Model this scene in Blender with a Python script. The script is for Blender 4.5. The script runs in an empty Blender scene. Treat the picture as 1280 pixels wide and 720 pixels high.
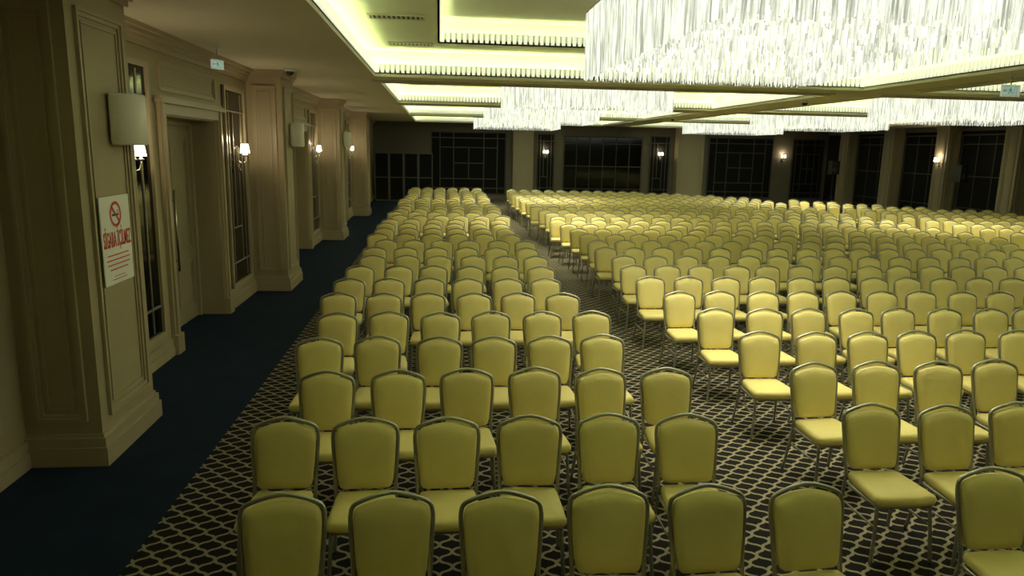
import bpy, math, random
from mathutils import Vector, Matrix
random.seed(7)
scene = bpy.context.scene
try:
    scene.view_settings.view_transform = 'Standard'
    scene.view_settings.look = 'None'
except Exception:
    pass
COL = scene.collection

# ------------------------------------------------------------------ materials
def new_mat(name):
    m = bpy.data.materials.new(name); m.use_nodes = True
    nt = m.node_tree
    b = nt.nodes.get('Principled BSDF')
    return m, nt, b

def mat(name, col, rough=0.6, metal=0.0, var=0.0, scale=8.0, bump=0.0, bscale=60.0, spec=0.5, rnd=0.0):
    m, nt, b = new_mat(name)
    b.inputs['Base Color'].default_value = (*col, 1)
    b.inputs['Roughness'].default_value = rough
    b.inputs['Metallic'].default_value = metal
    b.inputs['Specular IOR Level'].default_value = spec
    tc = nt.nodes.new('ShaderNodeTexCoord')
    if var > 0 or rnd > 0:
        n = nt.nodes.new('ShaderNodeTexNoise'); n.inputs['Scale'].default_value = scale
        nt.links.new(tc.outputs['Object'], n.inputs['Vector'])
        mr = nt.nodes.new('ShaderNodeMapRange')
        mr.inputs['To Min'].default_value = 1 - var; mr.inputs['To Max'].default_value = 1 + var
        nt.links.new(n.outputs['Fac'], mr.inputs['Value'])
        out = mr.outputs['Result']
        if rnd > 0:
            oi = nt.nodes.new('ShaderNodeObjectInfo')
            mr2 = nt.nodes.new('ShaderNodeMapRange')
            mr2.inputs['To Min'].default_value = 1 - rnd; mr2.inputs['To Max'].default_value = 1 + rnd
            nt.links.new(oi.outputs['Random'], mr2.inputs['Value'])
            mm = nt.nodes.new('ShaderNodeMath'); mm.operation = 'MULTIPLY'
            nt.links.new(out, mm.inputs[0]); nt.links.new(mr2.outputs['Result'], mm.inputs[1])
            out = mm.outputs[0]
        vm = nt.nodes.new('ShaderNodeVectorMath'); vm.operation = 'SCALE'
        vm.inputs[0].default_value = col
        nt.links.new(out, vm.inputs['Scale'])
        nt.links.new(vm.outputs[0], b.inputs['Base Color'])
    if bump > 0:
        n2 = nt.nodes.new('ShaderNodeTexNoise'); n2.inputs['Scale'].default_value = bscale
        nt.links.new(tc.outputs['Object'], n2.inputs['Vector'])
        bp = nt.nodes.new('ShaderNodeBump'); bp.inputs['Strength'].default_value = bump
        bp.inputs['Distance'].default_value = 0.01
        nt.links.new(n2.outputs['Fac'], bp.inputs['Height'])
        nt.links.new(bp.outputs[0], b.inputs['Normal'])
    return m

def emat(name, col, strength, base=(0.8, 0.8, 0.8), rough=0.4, sampling=None, noise=None, spec=0.5):
    m, nt, b = new_mat(name)
    b.inputs['Base Color'].default_value = (*base, 1)
    b.inputs['Roughness'].default_value = rough
    b.inputs['Specular IOR Level'].default_value = spec
    b.inputs['Emission Color'].default_value = (*col, 1)
    b.inputs['Emission Strength'].default_value = strength
    if noise:
        tc = nt.nodes.new('ShaderNodeTexCoord')
        mp = nt.nodes.new('ShaderNodeMapping'); mp.inputs['Scale'].default_value = noise[0]
        n = nt.nodes.new('ShaderNodeTexNoise'); n.inputs['Scale'].default_value = 1.0
        n.inputs['Detail'].default_value = 3
        nt.links.new(tc.outputs['Object'], mp.inputs[0]); nt.links.new(mp.outputs[0], n.inputs['Vector'])
        mr = nt.nodes.new('ShaderNodeMapRange')
        mr.inputs['From Min'].default_value = 0.35; mr.inputs['From Max'].default_value = 0.65
        mr.inputs['To Min'].default_value = noise[1]; mr.inputs['To Max'].default_value = noise[2]
        nt.links.new(n.outputs['Fac'], mr.inputs['Value'])
        nt.links.new(mr.outputs['Result'], b.inputs['Emission Strength'])
    if sampling:
        try: m.cycles.emission_sampling = sampling
        except Exception: pass
    return m

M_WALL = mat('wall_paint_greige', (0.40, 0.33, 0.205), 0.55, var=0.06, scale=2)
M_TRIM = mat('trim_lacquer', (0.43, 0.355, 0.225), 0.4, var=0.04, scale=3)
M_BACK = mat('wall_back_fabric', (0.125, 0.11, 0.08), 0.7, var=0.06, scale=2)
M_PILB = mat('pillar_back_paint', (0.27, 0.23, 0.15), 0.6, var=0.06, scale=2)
M_CEIL = mat('ceiling_paint', (0.68, 0.65, 0.5), 0.8, var=0.03, scale=1)
M_COFF = mat('coffer_paint', (0.82, 0.84, 0.68), 0.8, var=0.02, scale=1)
M_DOOR = mat('door_lacquer', (0.33, 0.275, 0.18), 0.4, var=0.08, scale=4)
M_MIRR = mat('smoked_mirror', (0.035, 0.038, 0.04), 0.08, metal=0.9, var=0.05)
M_DARK = mat('dark_panel_fabric', (0.008, 0.008, 0.007), 0.8, var=0.1, spec=0.15)
M_MUNT = mat('bronze_strip', (0.34, 0.31, 0.23), 0.4, metal=0.5, var=0.1)
M_MUNTD = mat('dark_bronze_strip', (0.055, 0.052, 0.04), 0.5, metal=0.2, var=0.1)
M_CHROME = mat('brushed_steel', (0.5, 0.49, 0.45), 0.25, metal=1.0, var=0.05)
M_FRAME = mat('chair_frame_grey_steel', (0.38, 0.38, 0.34), 0.36, metal=0.75, var=0.08, scale=20)
M_FAB = mat('chair_vinyl_cream_gold', (0.76, 0.65, 0.27), 0.5, var=0.05, scale=6, bump=0.15, bscale=90, rnd=0.08, spec=0.35)
M_PLASTIC = mat('ivory_plastic', (0.9, 0.88, 0.78), 0.45, var=0.03)
M_BLACK = mat('black_plastic', (0.02, 0.02, 0.02), 0.5, var=0.05)
M_WHITE = mat('sign_white', (0.88, 0.88, 0.86), 0.4, var=0.01)
M_RED = mat('sign_red', (0.65, 0.03, 0.03), 0.4, var=0.01)
M_GREEN = emat('sign_green', (0.05, 0.5, 0.3), 0.25, base=(0.02, 0.35, 0.2))
M_SIGNLIT = emat('exit_sign_panel', (0.8, 1.0, 0.9), 0.22, base=(0.8, 0.85, 0.82), sampling='NONE')
M_FRIEZE = emat('emissive_fins', (0.95, 1.0, 0.72), 0.7, base=(0.8, 0.8, 0.7), sampling='NONE')  # frieze ribs brightened by weak emission set in the material itself
M_LED = emat('cove_led', (0.90, 1.0, 0.48), 17.0)
M_CRYS = emat('crystal_rods', (0.97, 1.0, 0.83), 1.0, base=(0.14, 0.145, 0.115), rough=0.3, sampling='NONE',
              noise=((22, 22, 2.0), 0.40, 1.3), spec=0.25)
M_SHADE = emat('sconce_shade_lit', (1.0, 0.86, 0.55), 5.0, sampling='NONE')

# patterned carpet
def carpet_pattern():
    m, nt, b = new_mat('carpet_lattice')
    L = nt.links
    tc = nt.nodes.new('ShaderNodeTexCoord')
    sx = nt.nodes.new('ShaderNodeSeparateXYZ'); L.new(tc.outputs['Object'], sx.inputs[0])
    def M(op, a, c=None):
        n = nt.nodes.new('ShaderNodeMath'); n.operation = op
        for i, v in enumerate((a, c)):
            if v is None: continue
            if isinstance(v, (int, float)): n.inputs[i].default_value = v
            else: L.new(v, n.inputs[i])
        return n.outputs[0]
    u = M('MULTIPLY', sx.outputs[0], math.pi / 0.17)
    v = M('MULTIPLY', sx.outputs[1], math.pi / 0.18)
    p = M('ADD', u, v); q = M('SUBTRACT', u, v)
    wp = M('MULTIPLY', M('SINE', M('MULTIPLY', q, 2.0)), 0.22)
    wq = M('MULTIPLY', M('SINE', M('MULTIPLY', p, 2.0)), 0.22)
    s1 = M('ABSOLUTE', M('SINE', M('ADD', p, wp)))
    s2 = M('ABSOLUTE', M('SINE', M('ADD', q, wq)))
    mn = M('MINIMUM', s1, s2)
    mr = nt.nodes.new('ShaderNodeMapRange'); mr.inputs['From Min'].default_value = 0.24
    mr.inputs['From Max'].default_value = 0.32
    L.new(mn, mr.inputs['Value'])
    no = nt.nodes.new('ShaderNodeTexNoise'); no.inputs['Scale'].default_value = 150
    L.new(tc.outputs['Object'], no.inputs['Vector'])
    mx = nt.nodes.new('ShaderNodeMix'); mx.data_type = 'RGBA'
    mx.inputs[6].default_value = (0.38, 0.335, 0.24, 1); mx.inputs[7].default_value = (0.02, 0.018, 0.018, 1)
    L.new(mr.outputs['Result'], mx.inputs[0])
    mx2 = nt.nodes.new('ShaderNodeMix'); mx2.data_type = 'RGBA'; mx2.blend_type = 'MULTIPLY'
    mx2.inputs[0].default_value = 0.4
    L.new(mx.outputs[2], mx2.inputs[6]); L.new(no.outputs['Fac'], mx2.inputs[7])
    L.new(mx2.outputs[2], b.inputs['Base Color'])
    b.inputs['Roughness'].default_value = 0.95
    b.inputs['Specular IOR Level'].default_value = 0.1
    return m
M_CARPET = carpet_pattern()
M_BLUE = mat('carpet_navy', (0.013, 0.024, 0.048), 0.95, var=0.25, scale=3, bump=0.3, bscale=200, spec=0.1)

# ------------------------------------------------------------------ mesh builder
class MB:
    def __init__(s): s.v = []; s.f = []; s.m = []; s.mats = []; s.sm = []
    def mi(s, m):
        if m not in s.mats: s.mats.append(m)
        return s.mats.index(m)
    def add(s, verts, faces, m, smooth=False):
        o = len(s.v); i = s.mi(m)
        s.v.extend(verts)
        for f in faces:
            s.f.append([a + o for a in f]); s.m.append(i); s.sm.append(smooth)
    def box(s, x0, x1, y0, y1, z0, z1, m):
        if x0 > x1: x0, x1 = x1, x0
        if y0 > y1: y0, y1 = y1, y0
        v = [(x0,y0,z0),(x1,y0,z0),(x1,y1,z0),(x0,y1,z0),(x0,y0,z1),(x1,y0,z1),(x1,y1,z1),(x0,y1,z1)]
        f = [(0,3,2,1),(4,5,6,7),(0,1,5,4),(1,2,6,5),(2,3,7,6),(3,0,4,7)]
        s.add(v, f, m)
    def tube(s, pts, r, m, n=8, closed=False, flat=1.0):
        pts = [Vector(p) for p in pts]; N = len(pts); rings = []
        prev = None
        for i in range(N):
            if closed: t = pts[(i+1) % N] - pts[i-1]
            else: t = pts[min(i+1, N-1)] - pts[max(i-1, 0)]
            t.normalize()
            if prev is None:
                a = Vector((0,1,0)) if abs(t.y) < 0.9 else Vector((1,0,0))
                nn = (a - t*a.dot(t)).normalized()
            else:
                nn = (prev - t*prev.dot(t)).normalized()
            prev = nn; bb = t.cross(nn)
            rr = r[i] if isinstance(r, (list, tuple)) else r
            rings.append([tuple(pts[i] + nn*math.cos(2*math.pi*k/n)*rr + bb*math.sin(2*math.pi*k/n)*rr*flat) for k in range(n)])
        v = [p for rg in rings for p in rg]; f = []
        R = N if closed else N-1
        for i in range(R):
            j = (i+1) % N
            for k in range(n):
                k2 = (k+1) % n
                f.append((i*n+k, i*n+k2, j*n+k2, j*n+k))
        if not closed:
            f.append(tuple(range(n))[::-1]); f.append(tuple((N-1)*n+k for k in range(n)))
        s.add(v, f, m, True)
    def lathe(s, c, prof, m, n=16, a0=0, a1=2*math.pi):
        full = abs(a1-a0-2*math.pi) < 1e-6
        cnt = n if full else n+1
        v = []; f = []
        for (r, z) in prof:
            for k in range(cnt):
                a = a0 + (a1-a0)*k/n
                v.append((c[0]+r*math.cos(a), c[1]+r*math.sin(a), c[2]+z))
        for i in range(len(prof)-1):
            for k in range(n):
                k2 = (k+1) % cnt if full else k+1
                f.append((i*cnt+k, i*cnt+k2, (i+1)*cnt+k2, (i+1)*cnt+k))
        s.add(v, f, m, True)
    def mesh(s, name):
        me = bpy.data.meshes.new(name)
        me.from_pydata(s.v, [], s.f)
        for m in s.mats: me.materials.append(m)
        me.polygons.foreach_set('material_index', s.m)
        me.polygons.foreach_set('use_smooth', s.sm)
        me.update()
        return me
    def obj(s, name, loc=(0,0,0), rot=(0,0,0)):
        o = bpy.data.objects.new(name, s.mesh(name)); o.location = loc; o.rotation_euler = rot
        COL.objects.link(o); return o

def place(me, name, loc, rz=0.0):
    o = bpy.data.objects.new(name, me); o.location = loc; o.rotation_euler = (0,0,rz); COL.objects.link(o); return o

# moulding frames.  axis 'x': lies on plane x=c facing dir; axis 'y': on plane y=c
def frame(mb, axis, c, d, a0, a1, z0, z1, m, w=0.05, p=0.025):
    def bar(aa0, aa1, zz0, zz1, pp):
        if axis == 'x': mb.box(c, c+d*pp, aa0, aa1, zz0, zz1, m)
        else: mb.box(aa0, aa1, c, c+d*pp, zz0, zz1, m)
    for ins, ww, pp in ((0, w*0.45, p), (w*0.45, w*0.55, p*0.5), (w*1.6, w*0.25, p*0.4)):
        A0, A1, Z0, Z1 = a0+ins, a1-ins, z0+ins, z1-ins
        bar(A0, A1, Z0, Z0+ww, pp); bar(A0, A1, Z1-ww, Z1, pp)
        bar(A0, A0+ww, Z0+ww, Z1-ww, pp); bar(A1-ww, A1, Z0+ww, Z1-ww, pp)

H = 3.93
XL, XR, YB, YF = -3.38, 21.0, 38.0, -3.0
# ------------------------------------------------------------------ floor
mb = MB(); mb.box(-1.98, XR+0.5, YF-0.5, YB+0.5, -0.1, 0.0, M_CARPET)
mb.box(XL-0.7, -1.98, YF-0.5, YB+0.5, -0.1, 0.0, M_BLUE)
mb.obj('floor')

# ------------------------------------------------------------------ left wall with door recesses
PY = [-1.56, 5.94, 13.44, 20.94, 28.44]; PW = 1.08; PD = 0.6
doors = []
for i in range(0, 4):
    if i == 0: continue
    e = PY[i] + PW
    doors.append((e+2.4, e+4.5))
cur = YF-0.5; TH = 0.5
def wbox(*a):
    mb = MB(); mb.box(*a, M_WALL); mb.obj('wall_left')
for (a, b_) in doors:
    wbox(XL-TH, XL, cur, a, 0, H+0.02)
    wbox(XL-TH, XL, a, b_, 2.97, H+0.02)
    wbox(XL-TH-0.1, XL-TH, a-0.2, b_+0.2, 0, 3.2)
    cur = b_
wbox(XL-TH, XL, cur, YB+0.5, 0, H+0.02)
# casings + header panels + wall panel mouldings
mb = MB()
for (a, b_) in doors:
    for s0, s1 in ((a-0.2, a-0.02), (b_+0.02, b_+0.2)):
        mb.box(XL, XL+0.05, s0, s1, 0, 3.12, M_TRIM)
        mb.box(XL, XL+0.075, s0+0.05, s1-0.05, 0.25, 3.12, M_TRIM)
        mb.box(XL, XL+0.09, s0-0.02, s1+0.02, 0, 0.25, M_TRIM)
    mb.box(XL, XL+0.05, a-0.02, b_+0.02, 2.99, 3.12, M_TRIM)
    mb.box(XL, XL+0.11, a-0.26, b_+0.26, 3.12, 3.17, M_TRIM)
    mb.box(XL, XL+0.07, a-0.23, b_+0.23, 3.17, 3.2, M_TRIM)
    frame(mb, 'x', XL, 1, a-0.05, b_+0.05, 3.27, 3.62, M_TRIM)
frame(mb, 'x', XL, 1, -0.2, 2.6, 0.4, 3.5, M_TRIM, 0.07)
frame(mb, 'x', XL, 1, 2.9, 5.6, 0.4, 3.5, M_TRIM, 0.07)
frame(mb, 'x', XL, 1, 29.9, 33.5, 0.4, 3.5, M_TRIM, 0.07)
mb.obj('trim_1')
mb = MB(); segs = []; cur = YF
for (a, b_) in doors:
    segs.append((cur, a-0.22)); cur = b_+0.22
segs.append((cur, YB))
for (a, b_) in segs:
    pts = [a]
    for p in PY:
        if a < p < b_: pts += [p, p+PW]
    pts.append(b_)
    for k in range(0, len(pts), 2):
        mb.box(XL, XL+0.03, pts[k], pts[k+1], 0, 0.22, M_TRIM); mb.box(XL, XL+0.045, pts[k], pts[k+1], 0, 0.12, M_TRIM)
mb.obj('baseboard_left')
# crown mouldings
mb = MB()
for k, (z0, pr) in enumerate(((3.72, 0.03), (3.78, 0.06), (3.83, 0.10), (3.88, 0.15))):
    cuts = [YF] + [v for p in PY for v in (p-0.001, p+PW+0.001)] + [YB]
    for j in range(0, len(cuts), 2):
        if cuts[j+1] > cuts[j]: mb.box(XL, XL+pr, cuts[j], cuts[j+1], z0, H if k == 3 else z0+0.06, M_TRIM)
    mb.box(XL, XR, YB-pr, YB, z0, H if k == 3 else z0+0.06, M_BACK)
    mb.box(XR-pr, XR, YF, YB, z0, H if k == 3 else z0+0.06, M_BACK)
mb.obj('trim_2')

# doors
def door(nm, a, b_):
    mb = MB(); X = XL-0.40
    mid = (a+b_)/2
    mb.box(X-0.05, X+0.06, a, a+0.07, 0, 2.97, M_TRIM); mb.box(X-0.05, X+0.06, b_-0.07, b_, 0, 2.97, M_TRIM)
    mb.box(X-0.05, X+0.06, a+0.07, b_-0.07, 2.9, 2.97, M_TRIM)
    for (s0, s1) in ((a+0.075, mid-0.004), (mid+0.004, b_-0.075)):
        mb.box(X-0.03, X+0.02, s0, s1, 0.01, 2.895, M_DOOR)
        frame(mb, 'x', X+0.02, 1, s0+0.12, s1-0.12, 0.2, 0.95, M_DOOR, 0.05, 0.018)
        frame(mb, 'x', X+0.02, 1, s0+0.12, s1-0.12, 1.08, 2.75, M_DOOR, 0.05, 0.018)
    for s in (-1, 1):
        y = mid+s*0.07
        mb.tube([(X+0.09, y, 0.85), (X+0.09, y, 2.0)], 0.016, M_CHROME, 10)
        for z in (1.0, 1.85): mb.tube([(X+0.02, y, z), (X+0.09, y, z)], 0.01, M_CHROME, 8)
    mb.obj(nm)
for i, (a, b_) in enumerate(doors): door('door_%d' % (i+1), a, b_)

# pillars
def pillar_mesh(w_y, dpt, sgn=1, mw=None, mt=None):
    mw = mw or M_WALL; mt = mt or M_TRIM
    mb = MB(); X = dpt*sgn
    mb.box(0, X, 0, w_y, 0, H, mw)
    for z0, z1, p in ((0, 0.16, 0.05), (0.16, 0.24, 0.035), (0.24, 0.27, 0.015), (3.82, 3.87, 0.03), (3.87, H, 0.06)):
        mb.box(0, X+p*sgn, -p, w_y+p, z0, z1, mt)
    if sgn > 0: xa, xb = 0.1, X-0.1
    else: xa, xb = X+0.1, -0.1
    frame(mb, 'y', 0, -1, xa, xb, 0.38, 3.66, mt, 0.06, 0.03)
    frame(mb, 'y', w_y, 1, xa, xb, 0.38, 3.66, mt, 0.06, 0.03)
    frame(mb, 'x', X, sgn, 0.13, w_y-0.13, 0.38, 3.66, mt, 0.06, 0.03)
    return mb.mesh('pillar')
pm = pillar_mesh(PW, PD, 1)
for p in PY: place(pm, 'pillar', (XL, p, 0))
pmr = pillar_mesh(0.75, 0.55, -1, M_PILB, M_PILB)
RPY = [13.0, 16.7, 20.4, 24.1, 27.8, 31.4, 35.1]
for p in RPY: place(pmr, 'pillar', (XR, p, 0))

# dark mirror panels with deco strips
def mirror_panel(axis, c, d, a0, a1, z0, z1, style=0, back=M_MIRR, name='mirror_panel', t=0.012, mm=M_MUNT, fm=M_TRIM):
    mb = MB()
    def bar(aa0, aa1, zz0, zz1, q0, q1, m):
        if axis == 'x': mb.box(c+d*q0, c+d*q1, aa0, aa1, zz0, zz1, m)
        else: mb.box(aa0, aa1, c+d*q0, c+d*q1, zz0, zz1, m)
    bar(a0, a1, z0, z1, 0, 0.015, back)
    w = 0.06
    for r in ((a0, a1, z0, z0+w), (a0, a1, z1-w, z1), (a0, a0+w, z0+w, z1-w), (a1-w, a1, z0+w, z1-w)): bar(*r, 0, 0.05, fm)
    W = a1-a0; Hh = z1-z0
    def vs(fa, f0, f1): bar(a0+W*fa-t, a0+W*fa+t, z0+Hh*f0, z0+Hh*f1, 0.015, 0.028, mm)
    def hs(fz, f0, f1): bar(a0+W*f0, a0+W*f1, z0+Hh*fz-t, z0+Hh*fz+t, 0.015, 0.031, mm)
    if style == 0:   # narrow
        vs(.2, .03, .97); vs(.8, .03, .97); hs(.12, .05, .95); hs(.88, .05, .95)
        vs(.38, .3, .88); vs(.62, .12, .7); hs(.3, .2, .62); hs(.7, .38, .8)
    elif style == 1: # wide deco
        for x in (.12, .3, .5, .7, .88): vs(x, .02 if x != .5 else .25, .98 if x != .5 else .75)
        for z, a, b in ((.1, .02, .98), (.9, .02, .98), (.25, .12, .88), (.75, .12, .88), (.5, .3, .7)): hs(z, a, b)
    else:            # grid window
        n = max(3, int(W/0.7))
        for k in range(1, n): vs(k/n, .01, .99)
        for z in (.12, .5, .88): hs(z, .01, .99)
    return mb.obj(name)
sconces = []
for i in range(1, 4):
    e = PY[i]+PW
    mirror_panel('x', XL, 1, e+0.35, e+1.95, 0.32, 3.55)
    mirror_panel('x', XL, 1, e+4.92, e+6.12, 0.32, 3.55)
    sconces += [('L', e+1.15), ('L', e+5.5)]
for s in (('B', 5.5), ('B', 11.65), ('B', 18.45)): sconces.append(s)

# back wall
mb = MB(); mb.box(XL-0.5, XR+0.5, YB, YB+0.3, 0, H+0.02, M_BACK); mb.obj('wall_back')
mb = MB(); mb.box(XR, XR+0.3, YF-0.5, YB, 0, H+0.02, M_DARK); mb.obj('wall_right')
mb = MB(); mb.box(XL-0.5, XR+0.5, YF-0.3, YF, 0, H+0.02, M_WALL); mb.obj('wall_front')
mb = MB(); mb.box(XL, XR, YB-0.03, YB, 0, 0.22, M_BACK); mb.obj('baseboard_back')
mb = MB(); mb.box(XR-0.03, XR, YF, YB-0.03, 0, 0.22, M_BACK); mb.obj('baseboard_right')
K = dict(mm=M_MUNTD, fm=M_MUNTD)
mirror_panel('y', YB, -1, -0.45, 3.45, 0.3, 3.5, 1, M_DARK, t=.025, **K)
mirror_panel('y', YB, -1, 5.05, 6.0, 0.3, 3.5, 0, M_DARK, t=.02, **K)
mirror_panel('y', YB, -1, 6.45, 10.7, 0.3, 3.4, 2, M_MIRR, t=.02, **K)
mirror_panel('y', YB, -1, 11.1, 12.2, 0.3, 3.5, 0, M_DARK, t=.02, **K)
mirror_panel('y', YB, -1, 14.3, 17.9, 0.3, 3.5, 1, M_DARK, t=.025, **K)
mirror_panel('y', YB, -1, 19.0, 20.8, 0.3, 3.5, 1, M_DARK, t=.025, **K)
def bpillar(x0, x1):
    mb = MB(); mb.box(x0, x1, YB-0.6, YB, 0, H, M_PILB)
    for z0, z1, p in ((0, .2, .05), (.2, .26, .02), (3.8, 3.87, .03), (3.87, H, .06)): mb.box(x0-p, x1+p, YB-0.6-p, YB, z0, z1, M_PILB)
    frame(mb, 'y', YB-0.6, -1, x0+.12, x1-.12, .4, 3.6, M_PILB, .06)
    mb.obj('pillar')
bpillar(3.75, 4.8); bpillar(12.45, 13.85)
for a, b_ in [(RPY[i]+0.75, RPY[i+1]) for i in range(len(RPY)-1)]:
    mirror_panel('x', XR, -1, a+0.1, b_-0.1, 0.3, 3.6, 2, M_DARK, t=.02, **K)

# folding screen in the far left corner
mb = MB()
for k in range(4):
    x0 = -3.2+k*0.72
    mb.box(x0, x0+0.69, 36.6, 36.64, 0.03, 2.35, M_DARK)
    for r in ((x0, x0+0.69, 0.0, 0.06), (x0, x0+0.69, 2.33, 2.39)): mb.box(r[0], r[1], 36.57, 36.67, r[2], r[3], M_BACK)
    for xx in (x0, x0+0.65): mb.box(xx, xx+0.04, 36.57, 36.67, 0.06, 2.33, M_BACK)
    mb.box(x0+.04, x0+.65, 36.58, 36.66, 1.15, 1.19, M_BACK)
mb.obj('partition_screen')

# ------------------------------------------------------------------ ceiling and coffers
CX = [(-1.15, 8.05), (9.35, 18.0)]
CY = [(1.3, 13.5), (14.9, 21.2), (22.5, 28.7), (30.0, 36.2)]
xs = [XL-0.5, CX[0][0], CX[0][1], CX[1][0], CX[1][1], XR+0.5]
ys = [YF-0.5] + [v for c in CY for v in c] + [YB+0.5]
mb = MB()
for i in range(5):
    for j in range(len(ys)-1):
        if i in (1, 3) and j % 2 == 1: continue
        mb.box(xs[i], xs[i+1], ys[j], ys[j+1], H, H+0.04, M_CEIL)
mb.obj('ceiling')

def ringbox(mb, x0, x1, y0, y1, t, z0, z1, m):
    mb.box(x0-t, x1+t, y0-t, y0, z0, z1, m); mb.box(x0-t, x1+t, y1, y1+t, z0, z1, m)
    mb.box(x0-t, x0, y0, y1, z0, z1, m); mb.box(x1, x1+t, y0, y1, z0, z1, m)
def coffer(x0, x1, y0, y1):
    mb = MB()
    ringbox(mb, x0, x1, y0, y1, 0.16, H-0.025, H, M_CEIL)
    ringbox(mb, x0, x1, y0, y1, 0.08, H-0.05, H-0.025, M_CEIL)
    def level(X0, X1, Y0, Y1, zb, zt, out):
        ringbox(mb, X0, X1, Y0, Y1, 0.03, zb, zb+0.17, M_COFF)
        ringbox(mb, X0, X1, Y0, Y1, out, zb+0.04, zb+0.06, M_COFF)
        ringbox(mb, X0-out, X1+out, Y0-out, Y1+out, 0.02, zb+0.04, zt, M_COFF)
        ringbox(mb, X0-out*0.35, X1+out*0.35, Y0-out*0.35, Y1+out*0.35, 0.05, zb+0.065, zb+0.08, M_LED)
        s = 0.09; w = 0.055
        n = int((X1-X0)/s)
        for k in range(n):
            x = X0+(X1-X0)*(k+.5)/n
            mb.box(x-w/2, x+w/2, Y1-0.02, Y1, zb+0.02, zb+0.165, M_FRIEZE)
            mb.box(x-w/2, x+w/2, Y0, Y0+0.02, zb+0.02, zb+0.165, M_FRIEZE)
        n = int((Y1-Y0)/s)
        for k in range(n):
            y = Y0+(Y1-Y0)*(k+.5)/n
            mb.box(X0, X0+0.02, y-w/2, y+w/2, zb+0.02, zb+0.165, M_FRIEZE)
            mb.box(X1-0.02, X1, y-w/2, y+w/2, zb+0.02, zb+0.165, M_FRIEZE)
    zt1 = 4.36; zt2 = 4.72; o = 0.3; ins = 1.15
    level(x0, x1, y0, y1, H, zt1, o)
    X0, X1, Y0, Y1 = x0+ins, x1-ins, y0+ins, y1-ins
    ringbox(mb, X0, X1, Y0, Y1, ins+o+0.02, zt1, zt1+0.03, M_COFF)
    level(X0, X1, Y0, Y1, zt1-0.03, zt2, o)
    ringbox(mb, X0, X1, Y0, Y1, 0.07, zt1-0.03, zt1, M_COFF)
    mb.box(X0-o-.02, X1+o+.02, Y0-o-.02, Y1+o+.02, zt2, zt2+0.03, M_COFF)
    def vent(x, y, w, l):
        mb.box(x-w/2, x+w/2, y-l/2, y+l/2, zt1-0.012, zt1-0.004, M_BLACK)
        for (a, b_, c, d) in ((x-w/2-.03, x+w/2+.03, y-l/2-.03, y-l/2), (x-w/2-.03, x+w/2+.03, y+l/2, y+l/2+.03), (x-w/2-.03, x-w/2, y-l/2, y+l/2), (x+w/2, x+w/2+.03, y-l/2, y+l/2)):
            mb.box(a, b_, c, d, zt1-0.02, zt1, M_CEIL)
        n = int(w/0.06)
        for k in range(n): mb.box(x-w/2+w*(k+.3)/n, x-w/2+w*(k+.7)/n, y-l/2, y+l/2, zt1-0.02, zt1-0.012, M_CEIL)
    vent((x0+X0)/2, y1-3.3, 0.7, 0.24); vent((x0+X0)/2+0.1, y1-0.75, 0.7, 0.24)
    mb.obj('ceiling_coffer')
for cx in CX:
    for cy in CY: coffer(cx[0], cx[1], cy[0], cy[1])

# ------------------------------------------------------------------ chandeliers: nested curtains of crystal rods
def chandelier_mesh(hx, hy, zb, zt, ztie, dx):
    mb = MB()
    def rod(x, y, z0, z1, r, tx=0, ty=0):
        v = []
        for (zz, ox, oy) in ((z1, 0, 0), (z0, tx, ty)):
            for a in range(3):
                an = 2*math.pi*a/3+1
                v.append((x+ox+r*math.cos(an), y+oy+r*math.sin(an), zz))
        mb.add(v, [(0,1,4,3), (1,2,5,4), (2,0,3,5), (3,4,5)], M_CRYS)
    ins = 0.0; k = 0
    while hx-ins > 0.1 and hy-ins > 0.1:
        ax, ay = hx-ins, hy-ins
        for (a, b, c, d) in ((-ax, ax, -ay, -ay+.015), (-ax, ax, ay-.015, ay), (-ax, -ax+.015, -ay, ay), (ax-.015, ax, -ay, ay)):
            mb.box(a, b, c, d, zt, zt+.03, M_CHROME)
        lift = 0.0 if k < 1 else min(0.07+0.05*(k//2), 0.3)
        seg = [(-ax, -ay, ax, -ay), (ax, -ay, ax, ay), (ax, ay, -ax, ay), (-ax, ay, -ax, -ay)]
        for (xa, ya, xb, yb) in seg:
            L_ = math.hypot(xb-xa, yb-ya); n = max(1, int(L_/dx))
            for i in range(n):
                t = (i+random.uniform(-.2, .2))/n
                z = zb+lift+(random.uniform(-.012, .012) if k == 0 else random.uniform(-.05, .06))
                sl = .0 if k == 0 else .04
                rod(xa+(xb-xa)*t, ya+(yb-ya)*t, z, zt, random.uniform(.008, .013), random.uniform(-sl, sl), random.uniform(-sl, sl))
        ins += (0.09 if k % 2 == 0 else 0.17); k += 1
    # carrier beams and suspension
    for f in (-.6, 0, .6):
        mb.box(-hx, hx, hy*f-.015, hy*f+.015, zt+.03, zt+.06, M_CHROME)
    for fx in (-.6, .6):
        for fy in (-.6, .6):
            x = hx*fx; y = hy*fy
            mb.tube([(x, y, zt+.03), (x, y, ztie)], 0.012, M_CHROME, 6)
            mb.tube([(x, y, ztie-.03), (x, y, ztie)], 0.06, M_CHROME, 12)
    return mb.mesh('crystal_chandelier')
big = chandelier_mesh(1.48, 2.35, 3.56, 4.4, 4.72, 0.036)
small = chandelier_mesh(1.8, 1.5, 3.54, 4.3, 4.72, 0.05)
def area(name, loc, sx, sy, power, col):
    l = bpy.data.lights.new(name, 'AREA'); l.shape = 'RECTANGLE'; l.size = sx; l.size_y = sy
    l.energy = power; l.color = col; l.spread = math.radians(160)
    o = bpy.data.objects.new(name, l); o.location = loc; COL.objects.link(o); return o
LC = (1.0, 0.93, 0.62)
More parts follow.
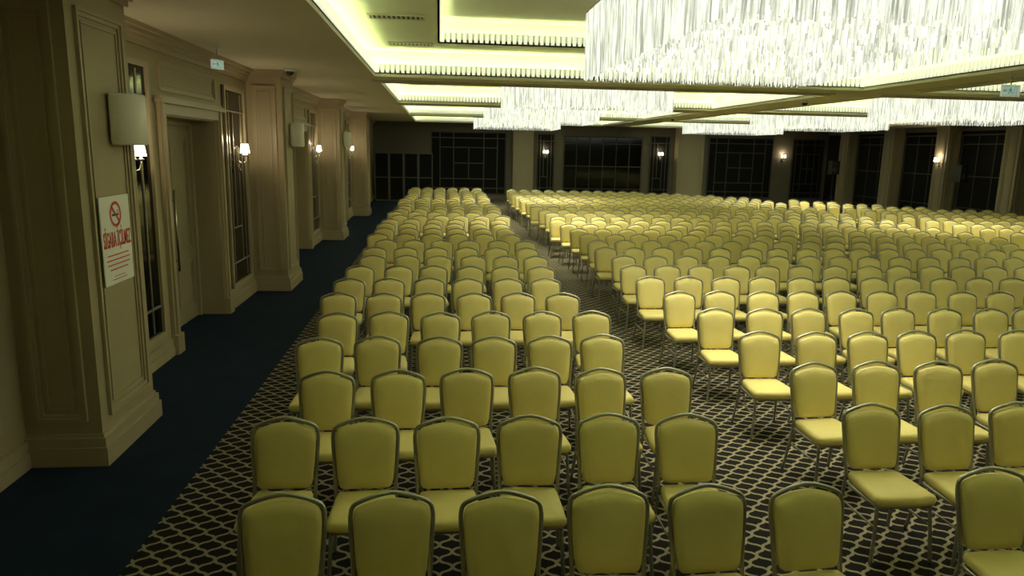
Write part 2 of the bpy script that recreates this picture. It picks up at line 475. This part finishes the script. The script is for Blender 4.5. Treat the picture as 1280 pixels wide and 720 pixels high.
for cx in (3.38, 13.6):
    place(big, 'crystal_chandelier', (cx, 7.35, 0))
    area('chandelier_lamp', (cx, 7.35, 4.38), 2.6, 4.0, 310, LC)
for cx in (3.38, 13.4):
    for cy in (17.6, 25.2, 32.9):
        place(small, 'crystal_chandelier', (cx, cy, 0))
        area('chandelier_lamp', (cx, cy, 4.28), 3.0, 2.4, 330 if cy < 30 else 220, LC)

# ------------------------------------------------------------------ sconces
def sconce_mesh():
    mb = MB()
    mb.box(0, 0.02, -0.05, 0.05, -0.22, 0.12, M_CHROME)
    mb.box(0.02, 0.03, -0.035, 0.035, -0.19, 0.09, M_CHROME)
    for s in (-1, 1):
        mb.tube([(0.03, 0, -0.12), (0.07, s*.03, -0.16), (0.12, s*.075, -0.15), (0.14, s*.09, -0.08), (0.14, s*.09, -0.03)], 0.009, M_CHROME, 8)
        c = (0.14, s*.09, 0)
        mb.lathe(c, [(0.0, -.05), (.03, -.045), (.034, -.03), (.012, -.02), (.012, .02)], M_CHROME, 12)
        mb.lathe(c, [(.058, .0), (.036, .15)], M_SHADE, 16)
        mb.lathe(c, [(.054, .0), (.033, .15)], M_SHADE, 16)
    mb.lathe((0.05, 0, -0.27), [(0, -.06), (.015, -.04), (.02, 0), (.01, .03), (0, .05)], M_CHROME, 10)
    return mb.mesh('wall_sconce')
sm = sconce_mesh()
def plight(loc, e=5, r=0.06):
    l = bpy.data.lights.new('sconce_bulb', 'POINT'); l.energy = e; l.color = (1.0, .8, .5); l.shadow_soft_size = r
    o = bpy.data.objects.new('sconce_bulb', l); o.location = loc; COL.objects.link(o)
for k, p in sconces:
    if k == 'L': place(sm, 'wall_sconce', (XL+0.03, p, 2.5)); plight((XL+0.17, p, 2.72), 9, .025)
    else: place(sm, 'wall_sconce', (p, YB-0.031, 2.5), -math.pi/2); plight((p, YB-0.17, 2.72), 8, .025)
for p in RPY[4:5]:
    place(sm, 'wall_sconce', (XR-0.55-0.0, p+0.375, 2.5), math.pi); plight((XR-0.7, p+0.375, 2.72), 8, .025)

# wall speakers (half drum) on pillars
mb = MB()
prof = [(0.0, .0), (.19, .0), (.205, .015), (.205, .415), (.19, .43), (0, .43)]
mb.lathe((0, 0, 0), prof, M_PLASTIC, 20, -math.pi/2, math.pi/2)
mb.box(-0.03, 0, -.15, .15, .03, .40, M_PLASTIC)
spk = mb.mesh('wall_speaker')
for p in PY[1:4]: place(spk, 'wall_speaker', (XL+PD+0.03, p+0.76, 2.62))

# no smoking sign on the first pillar
root = bpy.data.objects.new('no_smoking_sign', None); COL.objects.link(root)
SX = XL+PD+0.032; root.location = (SX, 6.42, 1.83)
def child(mb, nm):
    o = mb.obj(nm); o.parent = root; return o
mb = MB(); mb.box(0, .008, -.28, .28, -.37, .37, M_WHITE); child(mb, 'board')
mb = MB()
n = 40
def ringflat(cy, cz, r0, r1, x, m, mb):
    v = []; f = []
    for k in range(n):
        a = 2*math.pi*k/n
        v += [(x, cy+r0*math.cos(a), cz+r0*math.sin(a)), (x, cy+r1*math.cos(a), cz+r1*math.sin(a))]
    for k in range(n):
        j = (k+1) % n; f.append((2*k, 2*k+1, 2*j+1, 2*j))
    mb.add(v, f, m)
ringflat(0, .215, .083, .108, .0105, M_RED, mb)
c45 = math.sqrt(.5); w = .011; L_ = .09
p = [(-L_*c45-w*c45, L_*c45-w*c45), (L_*c45-w*c45, -L_*c45-w*c45), (L_*c45+w*c45, -L_*c45+w*c45), (-L_*c45+w*c45, L_*c45+w*c45)]
mb.add([(.0105, a, .215+b) for a, b in p], [(0,1,2,3)], M_RED)
mb.box(.008, .0098, -.06, .04, .2, .218, M_BLACK); mb.box(.008, .0098, .044, .058, .2, .218, M_BLACK)
mb.box(.008, .0098, .045, .05, .225, .25, M_BLACK)
for k, ww in enumerate((.2, .22, .21, .17)): mb.box(.008, .0098, -ww, ww, -.13-.04*k, -.12-.04*k, M_RED)
for k, ww in enumerate((.1, .14)): mb.box(.008, .0098, -ww, ww, -.31-.025*k, -.304-.025*k, M_RED)
child(mb, 'pictogram')
cu = bpy.data.curves.new('lettering', 'FONT'); cu.body = 'S\u0130GARA \u0130\u00c7\u0130LMEZ'; cu.align_x = 'CENTER'; cu.align_y = 'CENTER'
cu.size = 0.18; cu.extrude = 0.0008; cu.offset = 0.003; cu.space_character = 1.08
t = bpy.data.objects.new('lettering', cu); COL.objects.link(t)
cu.materials.append(M_RED)
bpy.context.view_layer.update()
wd = max(t.dimensions.x, 0.01)
t.scale = (0.52/wd, 1.0, 1.0)
t.rotation_euler = (math.pi/2, 0, math.pi/2); t.location = (.0105, 0, .0); t.parent = root

# emergency exit signs
def exit_sign(loc, rz, w=.3, h=.17):
    mb = MB()
    mb.box(-w/2, w/2, -.015, .015, -h/2, h/2, M_SIGNLIT)
    q = w/.3
    for s in (-1, 1):
        yy = s*.016
        def rb(a0, a1, b0, b1): mb.box(a0*q, a1*q, min(yy, yy*1.1), max(yy, yy*1.1), b0*q, b1*q, M_GREEN)
        rb(-.132, .132, .066, .071); rb(-.132, .132, -.071, -.066)
        rb(-.02, .0, .03, .05); rb(-.03, .005, -.01, .028); rb(-.05, -.03, .01, .02); rb(.005, .025, .0, .01)
        rb(-.04, -.028, -.05, -.01); rb(-.01, .02, -.03, -.018); rb(.012, .02, -.055, -.02)
        rb(.045, .05, -.055, .055); rb(.09, .095, -.055, .055); rb(.05, .09, .05, .055)
        rb(-.12, -.07, -.008, .008); rb(-.125, -.11, -.018, .018)
    mb.tube([(0, 0, h/2), (0, 0, H-loc[2])], .008, M_CHROME, 8)
    mb.tube([(0, 0, H-loc[2]-.02), (0, 0, H-loc[2])], .04, M_WHITE, 12)
    mb.obj('exit_sign', loc, (0, 0, rz))
exit_sign((8.7, 10.6, 3.68), 0)
exit_sign((-3.0, 10.5, 3.7), math.radians(60), .2, .12)
# dome cameras
mb = MB(); mb.lathe((0,0,0), [(.0, 0), (.09, 0), (.09, -.04), (.075, -.05)], M_WHITE, 16)
mb.lathe((0,0,0), [(.07, -.05), (.062, -.085), (.035, -.11), (0, -.12)], M_BLACK, 16)
dome = mb.mesh('security_camera')
for p in ((8.7, 17.0, H), (-2.55, 13.1, H), (8.7, 27, H)): place(dome, 'security_camera', p)

# loudspeakers on tripods
mb = MB()
mb.box(-.2, .2, -.18, .18, 1.75, 2.4, M_BLACK)
mb.lathe((0, 0, 0), [(.02, .05), (.02, 1.75)], M_BLACK, 10)
for a in range(3):
    an = a*2.094+.5
    mb.tube([(0, 0, .75), (.5*math.cos(an), .5*math.sin(an), .012)], .012, M_BLACK, 6)
for z, r in ((1.97, .14), (2.26, .07)):
    mb.tube([(0, -.18, z), (0, -.19, z)], r, M_MUNTD, 20)
ls = mb.mesh('loudspeaker')
place(ls, 'loudspeaker', (19.2, 34.0, 0)); place(ls, 'loudspeaker', (20.0, 26.3, 0), .3)

# ------------------------------------------------------------------ banquet chair
def catmull(pts, sub=4, closed=False):
    out = []; N = len(pts)
    rng = N if closed else N-1
    for i in range(rng):
        if closed: p0, p1, p2, p3 = pts[i-1], pts[i], pts[(i+1) % N], pts[(i+2) % N]
        else: p0, p1, p2, p3 = pts[max(i-1, 0)], pts[i], pts[i+1], pts[min(i+2, N-1)]
        for s in range(sub):
            t_ = s/sub
            out.append(tuple(0.5*((2*b) + (-a+c)*t_ + (2*a-5*b+4*c-d)*t_*t_ + (-a+3*b-3*c+d)*t_**3) for a, b, c, d in zip(p0, p1, p2, p3)))
    if not closed: out.append(tuple(pts[-1]))
    return out
def chair_mesh():
    mb = MB()
    ybk = lambda z: 0.19 + (z-0.45)*0.19
    half = [(0, .495), (.12, .495), (.165, .503), (.184, .54), (.196, .65), (.204, .76), (.204, .83), (.191, .868), (.15, .889), (.075, .908)]
    outl = half + [(0, .916)] + [(-x, z) for x, z in reversed(half[1:])]
    outl = catmull(outl, 3, True)
    cz = .71
    N = len(outl)
    rings = []
    for (sc, d) in ((1.0, 0.0), (.985, .022), (.93, .036), (.75, .046), (.45, .051), (.12, .053)):
        rings.append([(x*sc, cz+(z-cz)*sc, d) for x, z in outl])
    for sgn, th in ((-1, 1.0), (1, .55)):
        v = []; f = []
        for rg in rings:
            for (x, z, d) in rg: v.append((x, ybk(z)+sgn*d*th, z))
        R = len(rings)
        for r in range(R-1):
            for k in range(N):
                k2 = (k+1) % N
                q = (r*N+k, r*N+k2, (r+1)*N+k2, (r+1)*N+k)
                f.append(q if sgn < 0 else q[::-1])
        cap = tuple((R-1)*N+k for k in range(N)); f.append(cap if sgn < 0 else cap[::-1])
        mb.add(v, f, M_FAB, True)
    side = [(.225, .02), (.213, .2), (.202, .42), (.202, .52), (.21, .66), (.218, .78), (.218, .84), (.203, .884), (.155, .909), (.08, .932), (.02, .943)]
    path = side + [(-x, z) for x, z in reversed(side)]
    P3 = []
    for x, z in path:
        y = ybk(z) if z > .4 else ybk(.4) + (.4-z)*.18
        P3.append((x, y, z))
    P3[0] = (.228, P3[0][1]+.004, .0); P3[-1] = (-.228, P3[-1][1]+.004, .0)
    mb.tube(catmull(P3, 3), .0125, M_FRAME, 8)
    so = [(-.2, -.22), (0, -.235), (.2, -.22), (.222, -.16), (.208, .02), (.19, .17), (.15, .195), (0, .2), (-.15, .195), (-.19, .17), (-.208, .02), (-.222, -.16)]
    so = catmull(so, 3, True); N = len(so)
    lay = [(.93, .415), (.98, .42), (1.0, .44), (1.0, .458), (.97, .476), (.88, .486), (.6, .494), (.2, .497)]
    v = []; f = []
    for sc, z in lay:
        for x, y in so: v.append((x*sc, -.02+(y+.02)*sc, z))
    for r in range(len(lay)-1):
        for k in range(N):
            k2 = (k+1) % N; f.append((r*N+k, r*N+k2, (r+1)*N+k2, (r+1)*N+k))
    f.append(tuple((len(lay)-1)*N+k for k in range(N))); f.append(tuple(range(N))[::-1])
    mb.add(v, f, M_FAB, True)
    mb.tube(catmull([(.2, .19, .405), (.205, 0, .405), (.2, -.17, .405), (.17, -.2, .405), (0, -.205, .405), (-.17, -.2, .405), (-.2, -.17, .405), (-.205, 0, .405), (-.2, .19, .405)], 3), .012, M_FRAME, 6)
    for s in (-1, 1):
        mb.tube(catmull([(s*.195, -.185, .41), (s*.2, -.2, .3), (s*.21, -.215, .15), (s*.222, -.225, .0)], 3), .0125, M_FRAME, 8)
        mb.tube([(s*.206, -.195, .26), (s*.21, .21, .26)], .008, M_FRAME, 6)
    mb.tube([(-.2, ybk(.4), .4), (.2, ybk(.4), .4)], .011, M_FRAME, 6)
    mb.v = [(x*.945, y, z*.982) for x, y, z in mb.v]
    return mb.mesh('banquet_chair')
cm = chair_mesh()
def chair(x, ytop, j=1.0):
    place(cm, 'banquet_chair', (x+random.uniform(-.015, .015)*j, ytop-.28+random.uniform(-.035, .035)*j, 0), math.radians(random.gauss(0, 2.0)*j))
X0s = [-.77, -1.0, -.865, -1.07, -1.07, -1.2]; PIT = [.548, .526, .541, .522, .545, .54]
k = 0; y = 3.43
while y < 32.3:
    x0 = X0s[k] if k < 6 else -1.12+random.uniform(-.13, .1); pt = PIT[k] if k < 6 else .535
    for i in range(6): chair(x0+i*pt, y+random.uniform(-.01, .01))
    k += 1; y += 1.03
k = 0; y = 3.5; total = 0
while y < 32.3:
    off = random.uniform(-.12, .1); pt = .55
    for i in range(18):
        x = 3.07+off+i*pt
        ymax = 32.5 if x < 8 else 32.5-(x-8)*.85
        if x < .85*y+3.2 and y < ymax: chair(x, y); total += 1
    off2 = random.uniform(-.08, .08)
    for i in range(10):
        x = 13.9+off2+i*pt
        ymax = 32.5-(x-8)*.85
        if x < .85*y+3.2 and y < ymax: chair(x, y); total += 1
    k += 1; y += 1.04
print('chairs', total)

# ------------------------------------------------------------------ world
w = bpy.data.worlds.new('World'); scene.world = w; w.use_nodes = True
w.node_tree.nodes['Background'].inputs[0].default_value = (0.05, 0.055, 0.05, 1)
w.node_tree.nodes['Background'].inputs[1].default_value = 0.2

# ------------------------------------------------------------------ camera
th = math.radians(10.9); ps = math.radians(5.85); r = 0.02
fwd = Vector((math.sin(ps)*math.cos(th), math.cos(ps)*math.cos(th), -math.sin(th)))
right = Vector((math.cos(ps), -math.sin(ps), 0)); up = right.cross(fwd)
r2 = right*math.cos(r)+up*math.sin(r); u2 = up*math.cos(r)-right*math.sin(r)
mt = Matrix((r2, u2, -fwd)).transposed().to_4x4(); mt.translation = Vector((0, 0, 2.65))
cd = bpy.data.cameras.new('camera'); cam = bpy.data.objects.new('camera', cd); COL.objects.link(cam)
cam.matrix_world = mt; cd.sensor_width = 36; cd.lens = 36*900/1280; cd.clip_end = 200
scene.camera = cam
